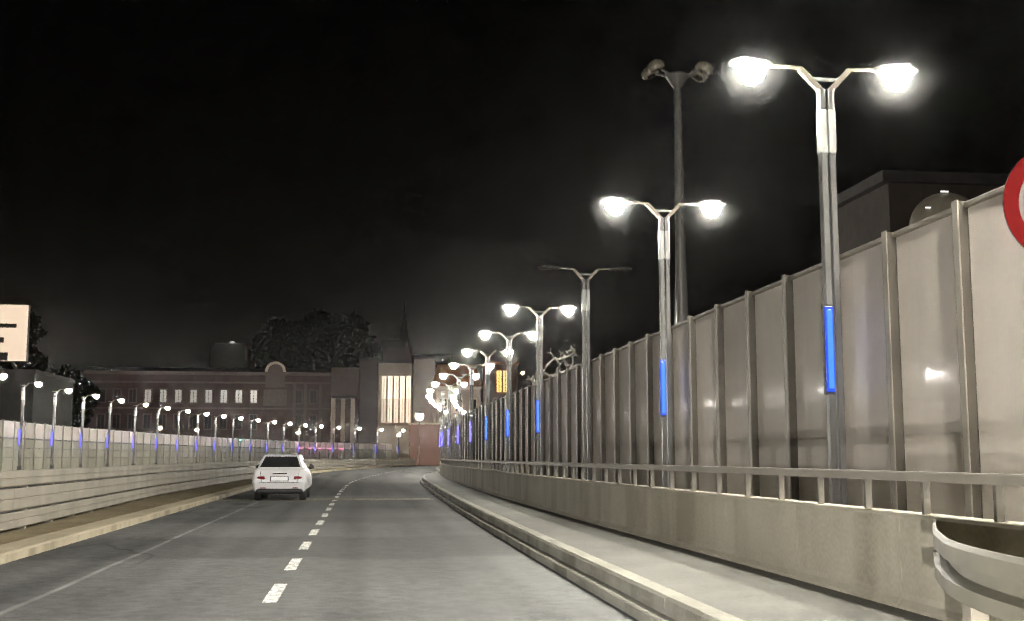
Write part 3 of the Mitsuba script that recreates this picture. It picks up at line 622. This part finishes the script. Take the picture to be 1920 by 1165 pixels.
part('spire', trimesh.convex.convex_hull(np.array([(9.7, 316.2, 30.5), (12.3, 316.2, 30.5), (9.7, 318.8, 30.5), (12.3, 318.8, 30.5), (10.3, 317, 35), (11.6, 317, 35), (10.3, 318, 35), (11.6, 318, 35), (10.95, 317.5, 43.5)])), 'black_wall', d)
e = thing('beige_block', 'plain beige windowless building right of the bright hall', 'building')
slab(e, 'wall', 12.0, 16.8, 275, 290, -.03, 24.0, 'stone_warm'); slab(e, 'roof', 11.9, 17.0, 274.7, 290.2, 24.0, 24.4, 'stone_trim')
slab(e, 'rear_roof', 11.2, 22, 291, 300, -.03, 26.5, 'dark_roof')
f = thing('tiled_house', 'house with orange tiled roof behind the lamps of the bend', 'house')
slab(f, 'wall', 15.0, 24.0, 240, 252, -.03, 15.6, 'stone_warm')
part('roof', trimesh.convex.convex_hull(np.array([(14.5, 239.4, 15.603), (24.5, 239.4, 15.603), (14.5, 252.5, 15.603), (24.5, 252.5, 15.603), (15.5, 246, 20.6), (23.5, 246, 20.6)])), 'roof_tile', f)
slab(f, 'cornice', 14.6, 24.3, 239.7, 239.995, 15.0, 15.6, 'stone_pale')
for xx in (16.5, 19.5, 22.5): window(f, xx - .6, xx + .6, 10.5, 13.0, 239.99, 'stone_pale')
o = thing('orange_lit_facade', 'narrow facade glowing orange beyond the right barrier', 'building')
slab(o, 'wall', 24.5, 30.5, 231, 240, -.03, 19.5, 'stone_trim')
window(o, 26.3, 27.3, 14.0, 18.3, 230.99, 'stone_trim', (1.3, .62, .05), w=.15); window(o, 27.6, 28.6, 14.0, 18.3, 230.99, 'stone_trim', (1.1, .5, .05), w=.15)
slab(o, 'roof', 24.2, 30.8, 230.4, 240.3, 19.5, 20.1, 'roof_tile')
bw = thing('brick_retaining_wall', 'reddish brick wall closing the view at the bend', 'wall')
slab(bw, 'wall', 7.0, 30, 176, 176.6, -.03, 6.1, 'brick_rose'); slab(bw, 'coping', 6.8, 30.1, 175.85, 176.75, 6.1, 6.35, 'stone_pale')
# billboard on its dark building
bb = thing('dark_building', 'unlit building under the bright billboard at the left edge', 'building')
slab(bb, 'wall', -70, -40.5, 152, 172, -.03, 11.6, 'black_wall'); slab(bb, 'parapet', -70.2, -40.3, 151.8, 172.2, 11.6, 12.1, 'dark_roof')
bd = thing('billboard', 'backlit cream billboard with dark bars cut by the left edge', 'billboard')
part('face', box(-49.5, -41.15, 150.0, 150.4, 13.0, 19.9), 'lens_glass', bd, **glow((.78, .57, .40), .2))
slab(bd, 'case', -49.6, -41.05, 150.402, 150.9, 12.9, 20.0, 'dark_metal')
for x1, z0, z1 in ((-42.35, 17.05, 17.55), (-43.75, 15.2, 15.85), (-43.2, 13.0, 14.0)): slab(bd, 'lettering_bar', -48.3, x1, 149.9, 149.996, z0, z1, 'black_wall')
for xx in (-47.5, -42.8): part('leg', beam((xx, 151.8 - 1.2, 12.9), (xx, 152.6, 11.9), .3), 'dark_metal', bd)
sb = thing('small_rooftop_building', 'small dark building with a light on its roof left of the trees', 'building')
slab(sb, 'wall', -40.5, -30.6, 318, 328, -.03, 30.4, 'black_wall'); slab(sb, 'roof', -39.4, -31.6, 318.5, 327, 30.4, 31.3, 'dark_roof')
part('roof_light', box(-35.2, -34.0, 317.5, 317.9, 31.32, 31.75), 'lens_glass', sb, **glow((.6, .62, .62), .01))
part('flue', box(-31.2, -30.7, 317.6, 317.995, 27, 31.2), 'stone_trim', sb)
# right: building and dome behind the barrier
rb = thing('warehouse', 'dim brown flat roofed building behind the near noise barrier', 'building')
slab(rb, 'wall', 28.0, 52, 59, 66, -.03, 16.0, 'brown_render'); slab(rb, 'eave', 27.5, 52.4, 58.6, 66.4, 16.003, 16.6, 'dark_roof'); slab(rb, 'plinth_band', 27.8, 27.997, 58.9, 66.1, 12.6, 12.9, 'brown_render')
for yy in (64.2, 65.0): part('window', cat(box(27.85, 27.996, yy - .17, yy + .17, 10.4, 12.2)), 'window_dark', rb)
dm = thing('dome', 'pale grey dome rising above the barrier near the red rimmed sign', 'dome')
dx, dy = 24.0, 45.5
part('drum', trimesh.creation.cylinder(1.3, 10.9, sections=40, transform=trimesh.transformations.translation_matrix((dx, dy, 5.4))), 'pole_grey', dm, smooth=40)
th = np.linspace(0, math.pi / 2, 14)
part('shell', trimesh.creation.revolve(np.r_[[[0, 10.86]], np.c_[1.42 * np.cos(th), 10.86 + 1.4 * np.sin(th)]], sections=40, transform=trimesh.transformations.translation_matrix((dx, dy, 0))), 'galvanised', dm, smooth=40)
for (lx, lz, ly) in ((23.72, 12.18, 44.9), (22.95, 11.45, 44.75)): part('lamp', box(lx - .17, lx + .17, ly - .06, ly, lz - .03, lz + .03), 'lens_glass', dm, **glow((.9, .9, .85), .02))  # added glowing strips imitate reflections; the dome carries no lamps

# ------------------------------------------------------------------ small lamps of the town
def town_lamp(x, y, z, label, rgb, w=.15, r=.22):
    k = thing('town_lamp', label, 'street lamp', 'town street lamps beyond the barriers')
    part('pole', tube([(x, y, -.03), (x, y, z - .25)], [.10, .07], 8), 'pole_grey', k)
    part('cap', trimesh.creation.cone(r * 1.3, .25, sections=16, transform=trimesh.transformations.translation_matrix((x, y, z + r * .7))), 'dark_metal', k)
    b = trimesh.creation.icosphere(2, r); b.apply_translation((x, y, z)); part('globe', b, 'lens_glass', k, smooth=True, **glow(rgb, w))
WARM = np.array([1.0, .82, .55])
town_lamp(-46.2, 280, 7.9, 'bright yellowish lamp in front of the brick hall, left one of two', WARM * 8, .1, .5)
town_lamp(-37.9, 280, 7.5, 'bright lamp in front of the brick hall, right one of two', WARM * 8, .1, .5)
town_lamp(-14.5, 276, 6.8, 'lamp low in front of the annex of the brick hall', WARM * 8, .1, .45)
town_lamp(8.3, 268, 6.2, 'lamp low in front of the bright hall', WARM * 20, .2, .45)
town_lamp(8.2, 170, 7.1, 'large bright lamp above the reddish brick wall at the bend', np.array([1, .88, .78]) * 22, .3, .62)
town_lamp(22.0, 215, 10.5, 'small lamp beyond the barrier left of the orange facade', WARM * 60, .1, .3)
town_lamp(30.3, 222, 17.2, 'small lamp above the barrier right of the orange facade', WARM * 60, .1, .3)
# traffic light added where a green signal reflection shows
tl = thing('added_traffic_light', 'added green traffic light standing in for a reflection before the far barrier', 'traffic light')
tx, ty = -17.0, 170.0
part('pole', tube([(tx, ty, -.03), (tx, ty, 3.5)], .06, 8), 'dark_metal', tl)
bx = part('housing', rbox(tx - .22, tx + .22, ty - .15, ty + .15, 3.4, 4.6, .03), 'dark_metal', tl)
for q, zc in enumerate((4.35, 4.0, 3.65)):
    part('lens', disc(0, .15, -.02, 0), 'lens_glass' if q == 2 else 'black_plastic', bx, to=T().translate([tx, ty - .155, zc]), **(glow((.1, 3.2, 2.2), .03) if q == 2 else {}))
# added glowing bars imitate pink light reflected on the far barrier
for q, yy in enumerate((228, 233.5, 239, 244, 249.5)):
    tt = LPOLE.s_of_y(yy); x, y = LPOLE.at(tt)
    k = thing('pink_glow_bar', f'added pinkish red glow bar imitating light reflected on the far barrier, {ORD[q]} from the left', 'glow bar', 'added red glow bars on the far barrier')
    part('bracket', box(-.05, .05, -.05, .05, 0, 3.0), 'dark_metal', k, to=LPOLE.frame(tt))
    part('lamp', rbox(.05, .25, -.9, .9, 2.85, 3.1, .03), 'lens_glass', k, to=LPOLE.frame(tt), **glow((1.9, .4, .85), .04))  # added bar standing in for a reflection, no real lamp hangs here

# ------------------------------------------------------------------ night air
scene['haze'] = {'type': 'cube', 'to_world': T().translate([0, 355, 30]).scale([640, 560, 31]), 'bsdf': {'type': 'ref', 'id': 'haze_boundary'}, 'interior': {'type': 'ref', 'id': 'night_air'}}
labels['haze'] = {'label': 'thin night haze glowing round the street lamps', 'kind': 'stuff'}
